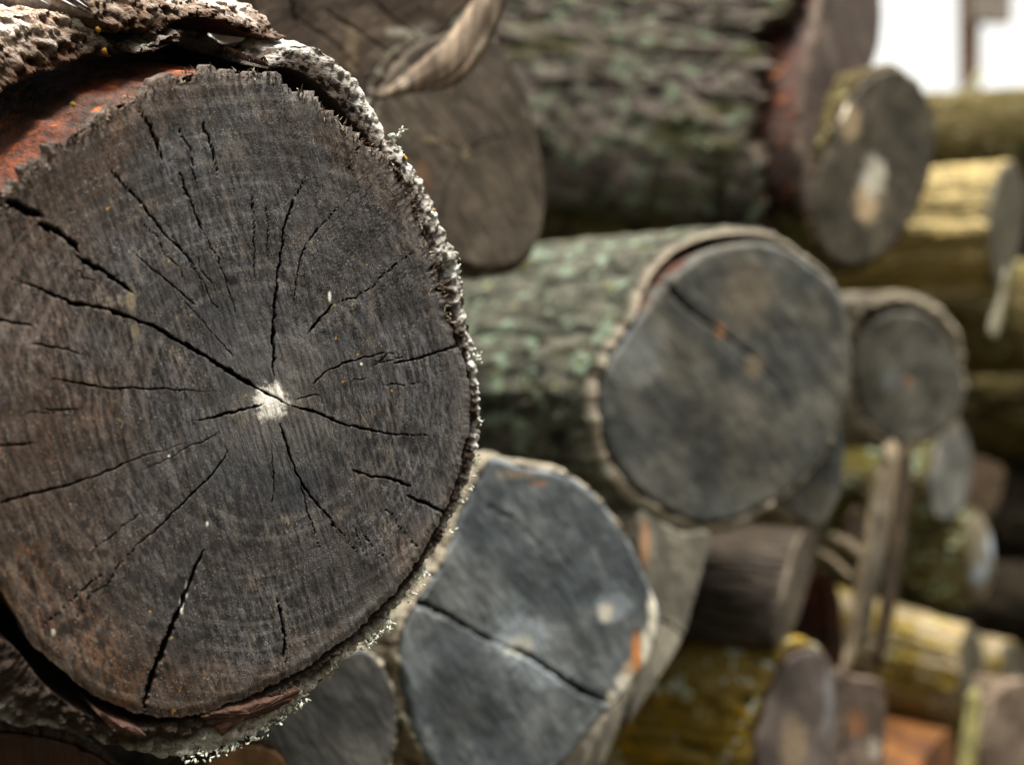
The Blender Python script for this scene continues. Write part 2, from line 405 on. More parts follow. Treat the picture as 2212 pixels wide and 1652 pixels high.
AX = unit((-.766, .643, .0))        # the way the stacked logs run back into the pile
GROUP = 'firewood logs stacked in the woodpile'
def make_log(name, label, outline, depth, n, face, bark, core, axis=AX, length=.35, bt=.006, gap=.0008, gapf=None, rec=None,
             amp=.003, freq=60, cracks=(), spots=(), flare=0.0, seed=1, smooth=True, cat='log', group=GROUP, center=None,
             rag=.004, rough=.0012, bevel=.003, dish=0.0, kcrack=.006, tf=None, stretch=.5, nth=300, bumpy=.0012, plate=.7):
    o = np.asarray(outline, float)
    ctr = o.mean(0) if center is None else center
    fr = Frame(ctr, depth, n)
    root = thing(name, label, cat, fr, group)
    uv = fr.uv(catmull(o) if smooth else catmull(o, 6))
    rf = polar_fn(uv); ax = fr.loc(unit(axis))
    if face is not None: cut_end(fr, rf, face, root, nth, 84, cracks, spots, seed=seed, axis=ax, depth=kcrack, dish=dish)
    wood_core(fr, rf, ax, length, core, root, 220, 50, flare=flare, seed=seed + 3, bumpy=bumpy)
    if bark is not None:
        g = (lambda q: gap + 0 * q) if gapf is None else (lambda q: np.interp(q, np.radians([a for a, b in gapf]), [b for a, b in gapf], period=2 * math.pi))
        rc = (lambda q: .0015 + 0 * q) if rec is None else (lambda q: np.interp(q, np.radians([a for a, b in rec]), [b for a, b in rec], period=2 * math.pi))
        tk = (lambda q: bt + 0 * q) if tf is None else (lambda q: np.interp(q, np.radians([a for a, b in tf]), [b for a, b in tf], period=2 * math.pi))
        bark_shell(fr, lambda q: rf(q) * .997 + g(q), lambda q: rf(q) + g(q) + tk(q), ax, length, bark, root, rec=rc, amp=amp, freq=freq,
                   flare=flare, seed=seed + 40, rag=rag, rough=rough, bevel=bevel, stretch=stretch, nth=nth, plate=plate)
    return root, fr, rf, ax

def blobs(name, pts, sizes, mat, parent, squash=.6, seed=1, stretch=None):
    import bmesh
    bm = bmesh.new(); bmesh.ops.create_icosphere(bm, subdivisions=2, radius=1)
    bv = np.array([v.co[:] for v in bm.verts]); bf = np.array([[v.index for v in f.verts] for f in bm.faces]); bm.free()
    Vs, Fs = [], []
    for i, (p, s) in enumerate(zip(pts, sizes)):
        d = 1 + .9 * fbm(bv * 1.9 + i * 3.7, 3, seed)
        A = RNG.normal(size=(3, 3)); qm, _ = np.linalg.qr(A)
        sc = np.array([1, squash + .4 * RNG.random(), squash]) if stretch is None else np.array(stretch)
        Vs.append((bv * d[:, None] * sc) @ qm.T * s + p); Fs.append(bf + len(bv) * i)
    return mesh_np(name, np.concatenate(Vs), np.concatenate(Fs), mat, parent)


# ================================================================== the big log in front
M_FACE0 = mat_front_face()
M_CORE0 = mat_side('peeled_red_sapwood', (.095, .021, .005), (.022, .009, .005), (.42, .10, .015), tip=(.075, .050, .036))
M_BARK0 = mat_bark('grey_oak_bark', (.17, .13, .105), (.05, .033, .024), (.34, .30, .27), (.40, .43, .38), .35, .10)
M_BARK0T = mat_bark('pale_lit_bark', (.27, .19, .135), (.08, .04, .022), (.66, .60, .55), (.62, .70, .54), .45, .04, (.50, .36, .05), rimcol=(.050, .024, .012), k=1.05, fib=.16)  # paleness of the top slabs stands in for light from above
M_BARK0R = mat_bark('lichened_rim_lit_bark', (.30, .285, .265), (.05, .04, .032), (.58, .57, .55), (.55, .60, .56), .55, .06, (.45, .30, .03), rimcol=(.030, .021, .016), k=1.15)  # lichened, and made paler for the light on its right rim

ctr0 = (500, 850)
fr0 = Frame(ctr0, .300, (.42, -.9075, 0))
front = thing('firewood_log', 'big dark log in front with radiating cracks, white pith spot and loose lichened bark', 'log', fr0, GROUP)
wood0 = [(480,152),(540,157),(590,170),(622,186),(660,207),(690,232),(715,247),(740,270),(775,298),(800,315),(830,340),(850,362),(870,392),
 (892,442),(915,510),(940,590),(962,660),(985,730),(1005,790),(1014,850),(1014,905),(1006,962),(995,1012),(976,1072),(950,1130),(916,1190),
 (872,1258),(822,1312),(770,1362),(700,1416),(630,1460),(560,1497),(480,1528),(400,1547),(320,1550),(250,1528),(180,1482),(120,1432),(60,1372),
 (20,1310),(-20,1240),(-80,1050),(-100,850),(-80,650),(-40,505),(10,428),(60,382),(100,352),(150,305),(200,270),(230,242),(270,217),(300,206),
 (340,188),(380,172),(425,155)]
rf0 = polar_fn(fr0.uv(catmull(wood0, 8)))
A0w = unit((-.74, .60, .28)); A0 = fr0.loc(A0w)
C0 = [
 ([(20,600),(100,630),(150,652),(210,665),(270,682),(330,705),(400,742),(440,768),(520,820),(590,857),(632,876)], 6, 11),
 ([(270,682),(330,705),(400,742),(440,768)], 8, 13),
 ([(632,876),(680,890),(740,915),(800,930),(850,938),(940,941)], 9, 3),
 ([(589,822),(590,760),(590,700),(594,640),(600,600),(612,500),(625,455),(640,420),(668,368)], 9, 2),
 ([(165,552),(210,582),(260,610),(292,638)], 13, 6),
 ([(80,482),(120,498),(150,520),(172,545)], 20, 10),
 ([(-30,425),(30,440),(60,455),(95,470)], 24, 12),
 ([(112,815),(170,829),(240,838),(350,840),(468,845)], 5, 4),
 ([(420,908),(490,893),(530,885),(572,872)], 4, 6),
 ([(-20,1090),(100,1060),(160,1045),(215,1025),(310,985),(400,958)], 6, 2),
 ([(604,910),(620,970),(636,1010),(650,1042),(690,1092),(720,1130),(770,1190)], 8, 2),
 ([(495,970),(470,1005),(440,1042),(380,1102),(330,1150),(265,1205)], 6, 2),
 ([(443,1178),(425,1220),(410,1260),(380,1330),(352,1400),(330,1460),(318,1500),(308,1548)], 6, 17),
 ([(598,1290),(606,1320),(612,1350),(614,1400),(620,1442)], 3, 5),
 ([(760,1012),(800,1028),(850,1035),(888,1052)], 4, 7),
 ([(880,1070),(940,1096),(985,1118)], 6, 9),
 ([(675,828),(700,805),(740,785),(790,772),(832,762)], 5, 3),
 ([(845,785),(880,780),(920,768),(970,752),(1012,738)], 4, 6),
 ([(666,722),(690,690),(712,668),(722,655)], 7, 5),
 ([(722,655),(760,645),(800,622),(850,575),(910,535)], 3, 2),
 ([(634,660),(640,600),(648,560),(660,530),(690,490),(740,440)], 3, 1.5),
 ([(778,312),(765,345),(740,388)], 3, 2, .7),
 ([(300,240),(318,262),(330,290),(340,320),(352,345)], 5, 6),
 ([(235,365),(262,395),(300,430),(350,500),(400,550),(430,580)], 4, 3),
 ([(385,370),(410,430),(425,470),(442,505)], 4, 3),
 ([(435,255),(450,300),(460,335),(472,385)], 4, 3),
 ([(285,545),(340,592),(400,640),(424,662)], 3, 3),
 ([(442,505),(470,560),(490,610),(510,680)], 2, 1.5, .6),
 ([(545,420),(548,520),(550,600)], 2, 1.5, .5),
 ([(-20,690),(40,698),(70,706)], 5, 3), ([(70,742),(130,752),(190,766)], 4, 2), ([(95,883),(140,886),(175,885)], 4, 2),
 ([(-20,962),(40,960),(80,958)], 5, 3), ([(640,862),(665,856),(692,853)], 3, 3),
 ([(585,960),(592,1040),(588,1100)], 2, 1.5, .5), ([(650,1042),(665,1110),(690,1180)], 3, 1.5, .6),
 ([(60,1380),(150,1300),(230,1230)], 2, 2, .5), ([(700,1100),(720,1140),(740,1170)], 2, 1.5, .5),
]
for k in range(18):
    a = RNG.uniform(0, 2 * math.pi); r0 = RNG.uniform(.18, .75); r1 = min(.97, r0 + RNG.uniform(.08, .34)); e = []
    for f in np.linspace(r0, r1, 6):
        aa = a + RNG.uniform(-.015, .015); e.append((590 + f * (430 if math.cos(aa) > 0 else 640) * math.cos(aa), 868 - f * 690 * math.sin(aa)))
    C0.append((e, RNG.uniform(1.4, 2.4), RNG.uniform(1, 1.8), RNG.uniform(.22, .45)))
SP0 = [('pale',588,868,40,40,1.0),('beige',284,650,13,36,.75),('beige',291,715,9,18,.7),
       ('blue',655,1045,58,38,.8),('blue',620,1075,40,28,.7),('blue',740,740,40,60,.35),('dark',470,700,60,70,.35),('blue',520,760,120,130,.35),('blue',600,1010,150,120,.4),('dark',560,1060,120,90,.3),
       ('pale',447,1130,4,7,.9),('pale',392,1308,5,26,.55),('pale',403,1272,4,22,.5),('pale',712,640,4,14,.8),('pale',780,786,4,4,.8),('pale',365,985,4,5,.8),('pale',115,1365,5,8,.6)]
for k in range(70):
    x = RNG.uniform(60, 930); y = RNG.uniform(960, 1500)
    SP0.append(('dark', x, y, RNG.uniform(6, 19), RNG.uniform(7, 20), RNG.uniform(.5, .95)))
for k in range(16):
    SP0.append(('dark', RNG.uniform(60, 900), RNG.uniform(400, 900), RNG.uniform(5, 14), RNG.uniform(5, 14), RNG.uniform(.25, .6)))
cut, R0 = cut_end(fr0, rf0, M_FACE0, front, 1150, 330, C0, SP0, tooth=.0034,
    edge_fn=lambda t: .22 + .78 * (sstep(math.radians(8), math.radians(35), t) * sstep(math.radians(178), math.radians(120), t)), depth=.0065, streak=.00028, seed=2, axis=A0, round_=.0006, pith=(590, 868))
wood_core(fr0, rf0, A0, .30, M_CORE0, front, 400, 130, bumpy=.0012, flare=.25, seed=8)

inner0 = [(598,152),(640,150),(690,175),(730,215),(770,262),(800,300),(835,345),(862,372),(887,425),(914,500),(947,590),(971,660),(993,725),
 (1012,790),(1021,850),(1021,905),(1014,965),(1003,1015),(984,1075),(958,1135),(926,1190),(882,1262),(830,1320),(778,1372),(708,1428),(638,1474),
 (568,1512),(488,1545),(400,1566),(330,1578),(250,1572),(170,1537),(100,1482),(40,1407),(10,1387),(-60,1330),(-150,1150),(-170,850)]
outer0 = [(588,128),(610,122),(640,110),(700,108),(745,130),(790,172),(812,215),(840,265),(850,300),(885,335),(922,385),(950,440),(968,480),
 (992,530),(1012,590),(1025,660),(1038,740),(1048,850),(1052,920),(1045,990),(1024,1062),(990,1140),(937,1232),(870,1330),(807,1397),(744,1452),
 (687,1507),(627,1554),(572,1594),(500,1627),(430,1647),(350,1650),(270,1628),(200,1605),(100,1580),(0,1560),(-120,1450),(-220,1150),(-250,850)]
fi = polar_fn(fr0.uv(catmull(inner0, 8, False)), False); fo = polar_fn(fr0.uv(catmull(outer0, 8, False)), False)
bark_shell(fr0, fi, fo, A0, .28, M_BARK0R, front, max(fi.lo, fo.lo), min(fi.hi, fo.hi), rec=lambda q: .0012 + .004 * sstep(.9, 1.4, q), nth=1500, ns=90, nrim=16,
           amp=.0042, rough=.0011, freq=70, flare=.25, bevel=.0035, rag=.0022, seed=60, rimamp=1.6, inner_fn=lambda q: .75 * sstep(-1.5, -2.0, q) + .25 * sstep(1.0, 1.3, q))
# slabs of loose bark over the top, their broken edges further back
def slab(low, up, back, length, mat, seed, nth, bevel=.012):
    off = A0w * back
    fi = polar_fn(fr0.uv(catmull(low, 8, False), off), False); fo = polar_fn(fr0.uv(catmull(up, 8, False), off), False)
    o = bark_shell(fr0, fi, fo, A0, length, mat, front, max(fi.lo, fo.lo), min(fi.hi, fo.hi), rec=lambda q: back + 0 * q, nth=nth, ns=90, nrim=18,
               amp=.0035, rough=.0022, freq=75, flare=.12, plate=.25, stretch=.25, fibre=45, bevel=bevel, rag=.003, seed=seed, rimamp=2.2)
    return o
slab([(622,80),(600,90),(575,88),(530,72),(480,48),(440,40),(400,42),(380,46),(330,76),(300,64),(262,70),(240,72),(215,48),(185,28)],
     [(620,72),(605,42),(560,20),(480,4),(400,-6),(300,-24),(240,-30),(185,-34)], .020, .17, M_BARK0T, 70, 420)
slab([(252,116),(235,126),(200,120),(170,130),(130,150),(80,165),(50,180),(0,205),(-80,262),(-160,330)],
     [(250,104),(240,80),(215,50),(180,34),(120,36),(60,52),(0,66),(-80,110),(-160,170)], .026, .17, M_BARK0T, 75, 420)
# bits of inner bark left in the gap, thin flakes
slab([(388,100),(372,98),(350,106),(325,112),(300,118)], [(386,62),(372,72),(352,92),(325,104),(300,112)], .016, .03, M_BARK0, 78, 80, .002)
M_FLAKE = mat_plain('red_inner_bark', (.060, .030, .020), (.022, .012, .009), 260)
def flake(px, z, mat, seed):
    uv = fr0.uv(catmull(px, 16)); c = uv.mean(0); d = uv - c; d = d * (1 + .16 * fbm(np.c_[uv, uv[:, :1] * 0] * 500, 3, seed))[:, None]; n = len(uv); rows = []
    for f in (.02, .4, .7, .9, 1.0):
        p = c + d * f; rows.append(np.c_[p, z + .0026 * fbm(np.c_[p, p[:, :1] * 0] * 190, 4, seed) - .001 * f])
    rows.append(rows[-1] + A0 * .012)
    V = np.concatenate(rows); mesh_np('bark_flake', V, gridq(6, n, True)[:, ::-1], mat, front)
flake([(438,1548),(500,1532),(560,1516),(610,1502),(648,1488),(620,1520),(570,1545),(540,1552),(505,1562),(478,1592),(462,1572)], .0015, M_FLAKE, 3)
flake([(205,1528),(240,1552),(290,1570),(320,1588),(285,1590),(245,1578)], .001, M_FLAKE, 5)
# frayed fibres along the sawn edge
def fibres(n, lo, hi, mat):
    Vs, Fs = [], []
    for i in range(n):
        t = math.radians(RNG.uniform(lo, hi)); r = float(rf0(np.array([t]))[0]) - RNG.uniform(-.0012, .0022) * 1.0
        p = V3(math.cos(t) * r, math.sin(t) * r, -.0004)
        dirv = unit(V3(math.cos(t) * RNG.uniform(-.1, .9), math.sin(t) * RNG.uniform(0, .9), RNG.uniform(.0, .7)) + RNG.normal(size=3) * .35)
        L = RNG.uniform(.0010, .0032); w = RNG.uniform(.00018, .00055)
        a = unit(np.cross(dirv, RNG.normal(size=3))) * w; b = np.cross(dirv, a)
        k = len(Vs) * 4
        Vs.append(np.array([p + a, p - .5 * a + .8 * b, p - .5 * a - .8 * b, p + dirv * L])); Fs += [[k, k + 1, k + 3], [k + 1, k + 2, k + 3], [k + 2, k, k + 3]]
    mesh_np('frayed_fibres', np.concatenate(Vs), np.array(Fs), mat, front, smooth=False)
fibres(520, 18, 165, mat_plain('frayed_wood', (.30, .25, .20), (.06, .046, .034), 120))
M_LICH = mat_plain('grey_green_lichen', (.66, .70, .63), (.40, .44, .39), 500, .95)
M_GOLD = mat_plain('yellow_lichen', (.36, .22, .02), (.26, .15, .02), 400, .95)
pts, szs = [], []
for k in range(1700):
    th = math.radians(RNG.choice([RNG.uniform(-108, -60), RNG.uniform(-62, -38), RNG.uniform(-40, 32)], p=[.40, .32, .28]))
    if fo.lo < th < fo.hi:
        if float(vnoise(np.array([[th * 14, 0, 0]]), 5)[0]) < -.15: continue
        r = float(fo(np.array([th]))[0]) + RNG.uniform(-.0012, .0012); s = -RNG.uniform(.001, .012)
        pts.append(V3(math.cos(th) * r, math.sin(th) * r, 0) + A0 * (-s) * 1.0); szs.append(RNG.uniform(.0003, .0011))
tip = fr0.uv([(868,285),(878,278),(858,300),(866,312),(872,325),(855,290)])
for p in tip:
    for k in range(5): pts.append(V3(p[0], p[1], -.004) + RNG.normal(size=3) * .0006); szs.append(RNG.uniform(.0007, .0014))
blobs('lichen_crust', pts, szs, M_LICH, front, .25)['kind'] = 'stuff'
gp = [V3(*p, -.002) for p in fr0.uv([(880,340),(876,336),(942,452),(158,222),(270,237),(212,60),(225,106)])]
blobs('yellow_lichen', gp, [.0008,.0006,.0007,.0007,.0007,.0008,.0008], M_GOLD, front, .6)['kind'] = 'stuff'

# ================================================================== the stacked logs behind
G_BROWN = mat_face('brown_end_grain', (.105, .085, .065), (.14, .118, .09), (.21, .18, .14), -35)
G_GREY = mat_face('grey_end_grain', (.088, .100, .102), (.160, .158, .135), (.26, .25, .225), -38)
G_BLUE = mat_face('blue_grey_end_grain', (.115, .145, .170), (.21, .24, .26), (.36, .38, .39), -30)
G_DARK = mat_face('dark_end_grain', (.095, .10, .105), (.14, .145, .145), (.2, .2, .2), -30)
G_OLIVE = mat_face('olive_end_grain', (.085, .078, .05), (.13, .12, .08), (.22, .20, .13), -20)
G_MAUVE = mat_face('mauve_end_grain', (.15, .125, .12), (.22, .19, .18), (.34, .29, .26), -10)
S_RED = mat_side('red_brown_sapwood', (.10, .026, .010), (.035, .013, .008), (.42, .12, .025))
S_GREY = mat_side('grey_split_wood', (.21, .20, .175), (.13, .12, .10), (.36, .34, .29))
S_PALE = mat_side('pale_split_wood', (.34, .29, .20), (.20, .165, .11), (.55, .48, .36))
S_BROWN = mat_side('brown_split_wood', (.10, .075, .045), (.06, .043, .028), (.17, .125, .085))
S_GOLD = mat_side('golden_lit_split_wood', (.17, .066, .010), (.06, .020, .005), (.34, .17, .04))  # gold tone carries the warm light on this split log
S_YEL = mat_side('yellow_grey_barkless_wood', (.44, .36, .15), (.26, .21, .08), (.72, .52, .10), .06)
B_LICH = mat_bark('lichen_spotted_bark', (.10, .095, .07), (.03, .027, .02), (.18, .17, .14), (.36, .45, .36), .85, .10, (.32, .29, .04), .15)
B_GREY = mat_bark('grey_lichened_bark', (.078, .086, .064), (.018, .020, .015), (.19, .19, .155), (.21, .28, .21), .74, .26, (.36, .34, .05), .1, rimcol=(.42, .37, .30))
B_MAUVE = mat_bark('mauve_lichened_bark', (.10, .086, .068), (.030, .022, .017), (.20, .17, .15), (.17, .215, .15), .66, .16, (.30, .24, .04), .35, (.085, .085, .03))
B_OLIVE = mat_bark('olive_bark', (.145, .112, .032), (.045, .034, .010), (.25, .20, .085), (.30, .32, .18), .35, .12, (.30, .22, .03), .4, (.11, .095, .02))
B_MOSS = mat_bark('mossy_bark', (.42, .30, .06), (.05, .034, .008), (.44, .35, .13), (.56, .64, .58), .55, .55, (.66, .40, .015), .6, (.30, .21, .018))
B_GREEN = mat_bark('green_algae_bark', (.30, .27, .09), (.07, .06, .02), (.34, .33, .20), (.45, .66, .55), .55, .20, (.34, .29, .02), .5, (.15, .125, .015))
B_SMOOTH = mat_bark('smooth_yellow_bark', (.42, .34, .20), (.16, .12, .05), (.62, .54, .42), (.50, .52, .32), .2, .35, (.62, .40, .015), .55, (.40, .29, .015))
B_DARK = mat_bark('shade_dark_brown_bark', (.028, .018, .008), (.012, .009, .006), (.048, .038, .02), (.07, .07, .035), .2, .0)  # near-black brown stands in for shade between and under the logs
G_DEEP = mat_face('shade_dark_end', (.030, .024, .016), (.045, .036, .024), (.07, .055, .04))  # end colour held near black in place of shade deep in the stack
B_THIN = mat_bark('thin_pale_bark', (.36, .33, .26), (.15, .12, .09), (.52, .49, .40), (.46, .50, .42), .3, .0, rimcol=(.33, .29, .22))

LF = 'firewood_log'; SP = 'split_log'
# brown end leaning behind the front log, with its strip of loose bark
make_log(LF, 'brown log end behind the top of the big front log, under a peeling bark strip',
    [(880,110),(960,72),(1030,58),(1068,78),(1102,122),(1137,190),(1157,270),(1171,350),(1178,430),(1172,498),(1150,542),(1110,574),(1060,583),(990,568),(900,520),(840,430),(806,310),(825,190)],
    .50, (.62, -.78, 0), G_BROWN, B_LICH, S_BROWN, length=.30, bt=.003, gap=.0006, seed=11,
    cracks=[([(1000,330),(1060,300),(1120,290)],3,2,.6), ([(1000,330),(960,420),(950,500)],3,2,.6), ([(930,290),(1000,330),(1030,345)],4,2,.5)],
    spots=[('beige',1005,328,10,12,.5),('beige',935,300,30,8,.3),('rust',905,390,30,50,.12)])
# the loose strip of bark in front of it is that log's own bark, a piece broken off and lying on it
make_log(SP, 'broad split log with coarse brown broken grain above the peeled bark strip',
    [(540,-120),(800,-150),(1040,-110),(1050,-30),(1004,16),(962,62),(905,114),(836,196),(800,215),(750,190),(690,150),(630,110),(570,70),(540,0)],
    .468, (.50, -.86, -.05), mat_face('broken_brown_grain', (.10, .07, .05), (.16, .125, .095), (.33, .30, .27), 48, (.24, .10, .04)), None, S_BROWN, length=.3, seed=13, center=(800,10), kcrack=.014,
    cracks=[([(700,20),(760,60),(820,100),(870,135)],10,4),([(780,-20),(850,40),(900,80),(925,95)],8,3),([(640,40),(720,90),(800,180)],6,3,.7),([(620,-40),(640,60)],10,5,.8)],
    spots=[('pale',870,70,45,12,.35),('pale',900,95,25,10,.4),('beige',760,110,14,60,.35),('dark',650,10,40,50,.5)])
# the thick log whose bark runs across the top of the picture
r3 = make_log(LF, 'thickest log, lichened bark broken away to red wood near its brown sawn end',
    [(1872,-150),(1896,-90),(1903,-20),(1904,60),(1896,110),(1866,185),(1838,262),(1812,362),(1780,432),(1757,472),(1737,442),(1733,330),(1742,200),(1758,90),(1784,-30),(1822,-120)],
    .77, (.80, -.60, 0), mat_face('brown_sawn_end', (.10, .07, .055), (.13, .095, .075), (.17, .13, .10), 10), B_MAUVE, S_RED, axis=(-.80, .60, .29), length=.50, bt=.014, gap=.0015,  # sawn end in plain brown
    gapf=[(-180,.004),(-120,.010),(-60,.003),(60,.001),(120,.006)], rec=[(-178,.040),(-168,.024),(-150,.028),(-120,.030),(-90,.03),(0,.02),(90,.008),(130,.008),(150,.010),(165,.012),(174,.036)], amp=.0050, freq=52, seed=14, rag=.011, rough=.0022, flare=.35, stretch=.3, plate=.45,
    spots=[('pale',1815,222,10,34,.25)], bevel=.006)
fp = r3[1]
def on_thing(root, fr, px, depth, sizes, mat, name='fungus', squash=.7):
    P = [rays([p])[0] * d for p, d in zip(px, depth)]
    L = [fr.loc(p - fr.c) for p in P]
    return blobs(name, L, sizes, mat, root, squash)
on_thing(r3[0], r3[1], [(1657,287)], [.765], [.0042], mat_plain('pale_fungus', (.78, .66, .50), (.66, .52, .38), 200))
# grey end with two pale spots, half hiding the thick log
make_log(LF, 'tilted grey oval log end with a big pale spot, just below the white sky',
    [(1931,148),(1966,165),(2001,205),(2019,252),(2021,312),(2006,392),(1976,462),(1936,522),(1882,562),(1830,574),(1790,552),(1763,502),(1756,442),(1771,382),(1795,305),(1830,232),(1880,170)],
    .74, (.50, -.86, 0), mat_face('olive_grey_end', (.068, .060, .042), (.11, .098, .070), (.19, .17, .125), 20), B_OLIVE, S_BROWN, length=.40, bt=.0045, gap=.0006, seed=15, amp=.002,
    spots=[('pale',1888,385,28,54,.6),('beige',1874,440,30,44,.95),('pale',1822,222,13,38,.8),('beige',1838,262,24,46,.7),('dark',1800,470,40,60,.3),('dark',1960,300,30,90,.35)])
# logs lying to the right, ends outside the frame
make_log(LF, 'dark olive log with rough bark directly below the post and white sky',
    [(2400,190),(2450,205),(2480,280),(2460,350),(2400,375),(2350,345),(2335,280),(2355,210)], 1.15, (.4, -.92, 0), G_OLIVE, B_OLIVE, S_BROWN, axis=(-.985, .17, -.004), length=.55, bt=.004, gap=.0005, seed=16, amp=.003, plate=.2, flare=.15)
make_log(LF, 'barkless yellowish log with fine lengthwise grain and a bright yellow streak, on the right edge',
    [(2196,352),(2212,400),(2214,470),(2204,540),(2184,600),(2164,618),(2148,590),(2140,500),(2150,410),(2170,362)], .98, (.72, -.69, 0), G_OLIVE, None, S_YEL, axis=(-.97, .24, 0), length=.36, seed=17, bumpy=.006, cracks=[])
make_log(LF, 'olive brown log in shade under the barkless yellowish log',
    [(2300,570),(2340,600),(2352,680),(2335,770),(2290,800),(2245,770),(2230,690),(2250,600)], 1.06, (.5, -.866, 0), G_OLIVE, B_OLIVE, S_RED, axis=(-.97, .24, 0), length=.50, bt=.004, seed=18, amp=.003, plate=.2)
# the big grey end in the middle
make_log(LF, 'large round grey log end in the middle, cracked from rim to pith',
    [(1440,610),(1500,560),(1560,532),(1640,522),(1700,537),(1760,577),(1802,612),(1830,680),(1839,760),(1836,840),(1821,900),(1791,962),(1741,1030),(1690,1070),(1620,1111),(1540,1131),(1470,1116),(1410,1081),(1360,1040),(1322,980),(1302,900),(1303,820),(1330,760),(1370,700),(1408,650)],
    .58, (.34, -.94, 0), G_GREY, B_GREY, S_RED, axis=(-.80, .60, .0), length=.34, bt=.0058, gapf=[(-180,.0016),(-100,.0010),(-20,.0004),(30,.001),(50,.005),(80,.0065),(112,.006),(132,.004),(150,.0015)],
    rec=[(-180,.0015),(30,.0015),(48,.004),(80,.006),(110,.012),(130,.006),(150,.0015)], tf=[(-180,.0064),(-100,.0060),(-60,.0052),(0,.002),(40,.003),(80,.0045),(130,.0075),(160,.007)], flare=.2, seed=20, amp=.0036, freq=62, plate=.38, stretch=.34, rag=.003,
    cracks=[([(1436,604),(1460,640),(1482,662),(1515,688),(1552,712),(1602,750),(1655,795)],17,4),([(1640,795),(1690,840),(1720,900)],4,2,.4)],
    spots=[('rust',1556,714,12,18,.45),('beige',1630,790,24,34,.28),('beige',1620,640,60,80,.15),('blue',1380,760,60,90,.2),('dark',1510,920,70,80,.55),('dark',1560,1000,80,60,.4),('dark',1690,830,50,60,.3)])
make_log(SP, 'narrow grey split end tucked against the lower right rim of the large round end',
    [(1812,900),(1822,960),(1820,1040),(1802,1100),(1772,1132),(1732,1122),(1690,1092),(1670,1070),(1710,1040),(1756,990),(1790,940)], .615, (.45, -.89, 0), G_GREY, B_THIN, S_GREY, length=.25, bt=.003, seed=21, amp=.001,
    spots=[('pale',1768,985,10,14,.8),('dark',1782,1040,12,60,.35)])
# small round end to the right
make_log(LF, 'small round grey end under an arch of loose bark, right of the large round end',
    [(1880,700),(1910,683),(1945,673),(2000,681),(2044,721),(2074,781),(2084,840),(2074,890),(2040,930),(1990,952),(1940,955),(1895,931),(1862,881),(1848,820),(1853,755)],
    .84, (.22, -.97, 0), mat_face('grey_green_end', (.115, .115, .10), (.17, .17, .145), (.27, .26, .22), 25), B_THIN, S_BROWN, length=.30, bt=.0055, gapf=[(-180,.0006),(-30,.0006),(0,.002),(30,.010),(70,.010),(100,.011),(125,.013),(145,.008),(165,.001)],
    tf=[(-180,.005),(-60,.005),(0,.004),(60,.0065),(100,.009),(150,.004)], seed=22, amp=.002,
    spots=[('rust',1960,823,9,9,.35),('blue',1925,820,20,30,.25),('dark',2005,860,30,50,.45)])
# bluish end low in the middle
make_log(LF, 'bluish grey log end with a long black crack and white patches, low in the middle',
    [(1055,995),(1120,1002),(1200,1017),(1250,1040),(1300,1085),(1340,1140),(1370,1190),(1390,1235),(1412,1285),(1426,1345),(1408,1420),(1342,1508),(1278,1575),(1200,1665),(1100,1725),(980,1705),(905,1610),(877,1500),(868,1400),(882,1330),(920,1270),(962,1200),(1002,1100)],
    .47, (.40, -.92, 0), G_BLUE, B_THIN, S_GREY, length=.26, bt=.0026, gap=.0004, tf=[(-180,.001),(10,.001),(25,.0018),(90,.0025)], seed=23, amp=.0012, rec=[(-180,.001)],
    cracks=[([(876,1296),(920,1308),(962,1325),(1002,1350),(1050,1378),(1085,1392)],16,9),([(1085,1392),(1150,1420),(1200,1455),(1250,1490),(1318,1517)],9,19),([(1040,1090),(1110,1120),(1190,1200)],3,2,.35),([(1200,1180),(1260,1260)],3,2,.3)],
    spots=[('blue',1125,1385,70,60,.75),('pale',1120,1395,36,26,.45),('blue',1180,1450,70,40,.5),('pale',1308,1322,20,20,.75),('blue',1322,1310,44,34,.5),('beige',1110,1025,50,10,.35),('rust',1160,1045,22,6,.3),('dark',1200,1180,40,60,.35),('dark',1270,1270,30,40,.35),('dark',1000,1560,90,110,.4),('dark',1200,1620,60,50,.35),('pale',1410,1335,13,58,.95),('pale',1398,1400,15,46,.9),('pale',1352,1475,22,26,.85),('pale',1322,1510,18,20,.6),('rust',1376,1405,13,48,1.0),('beige',1360,1450,14,26,.8),('dark',960,1470,30,100,.3)])
make_log(LF, 'dark slate coloured log end at the bottom, partly hidden by the big front log',
    [(700,1430),(780,1402),(820,1432),(850,1490),(858,1560),(846,1640),(802,1722),(700,1765),(600,1725),(550,1640),(560,1560),(620,1490)], .43, (.40, -.92, 0), G_DARK, B_THIN, S_BROWN, length=.24, bt=.0022, gap=.0003, seed=24, amp=.001)
make_log(LF, 'orange brown log end peeping out under the bottom rim of the big front log',
    [(480,1628),(560,1612),(610,1640),(628,1700),(600,1770),(520,1800),(440,1760),(430,1680)], .40, (.40, -.92, 0), mat_face('orange_end', (.30, .17, .09), (.16, .09, .05), (.42, .32, .22)), B_DARK, S_BROWN, length=.2, bt=.002, seed=25, amp=.001)
make_log(LF, 'dark log in the lower left corner beneath the big front log',
    [(-60,1590),(100,1596),(220,1640),(300,1720),(300,1850),(150,1950),(-50,1950),(-150,1800),(-140,1660)], .345, (.766, -.643, 0), mat_face('dark_reddish_end', (.06, .03, .018), (.035, .02, .014), (.10, .05, .03), 0, (.34, .08, .02)), B_DARK, S_BROWN, length=.25, bt=.003, seed=26)  # end coloured very dark brown with rust flecks
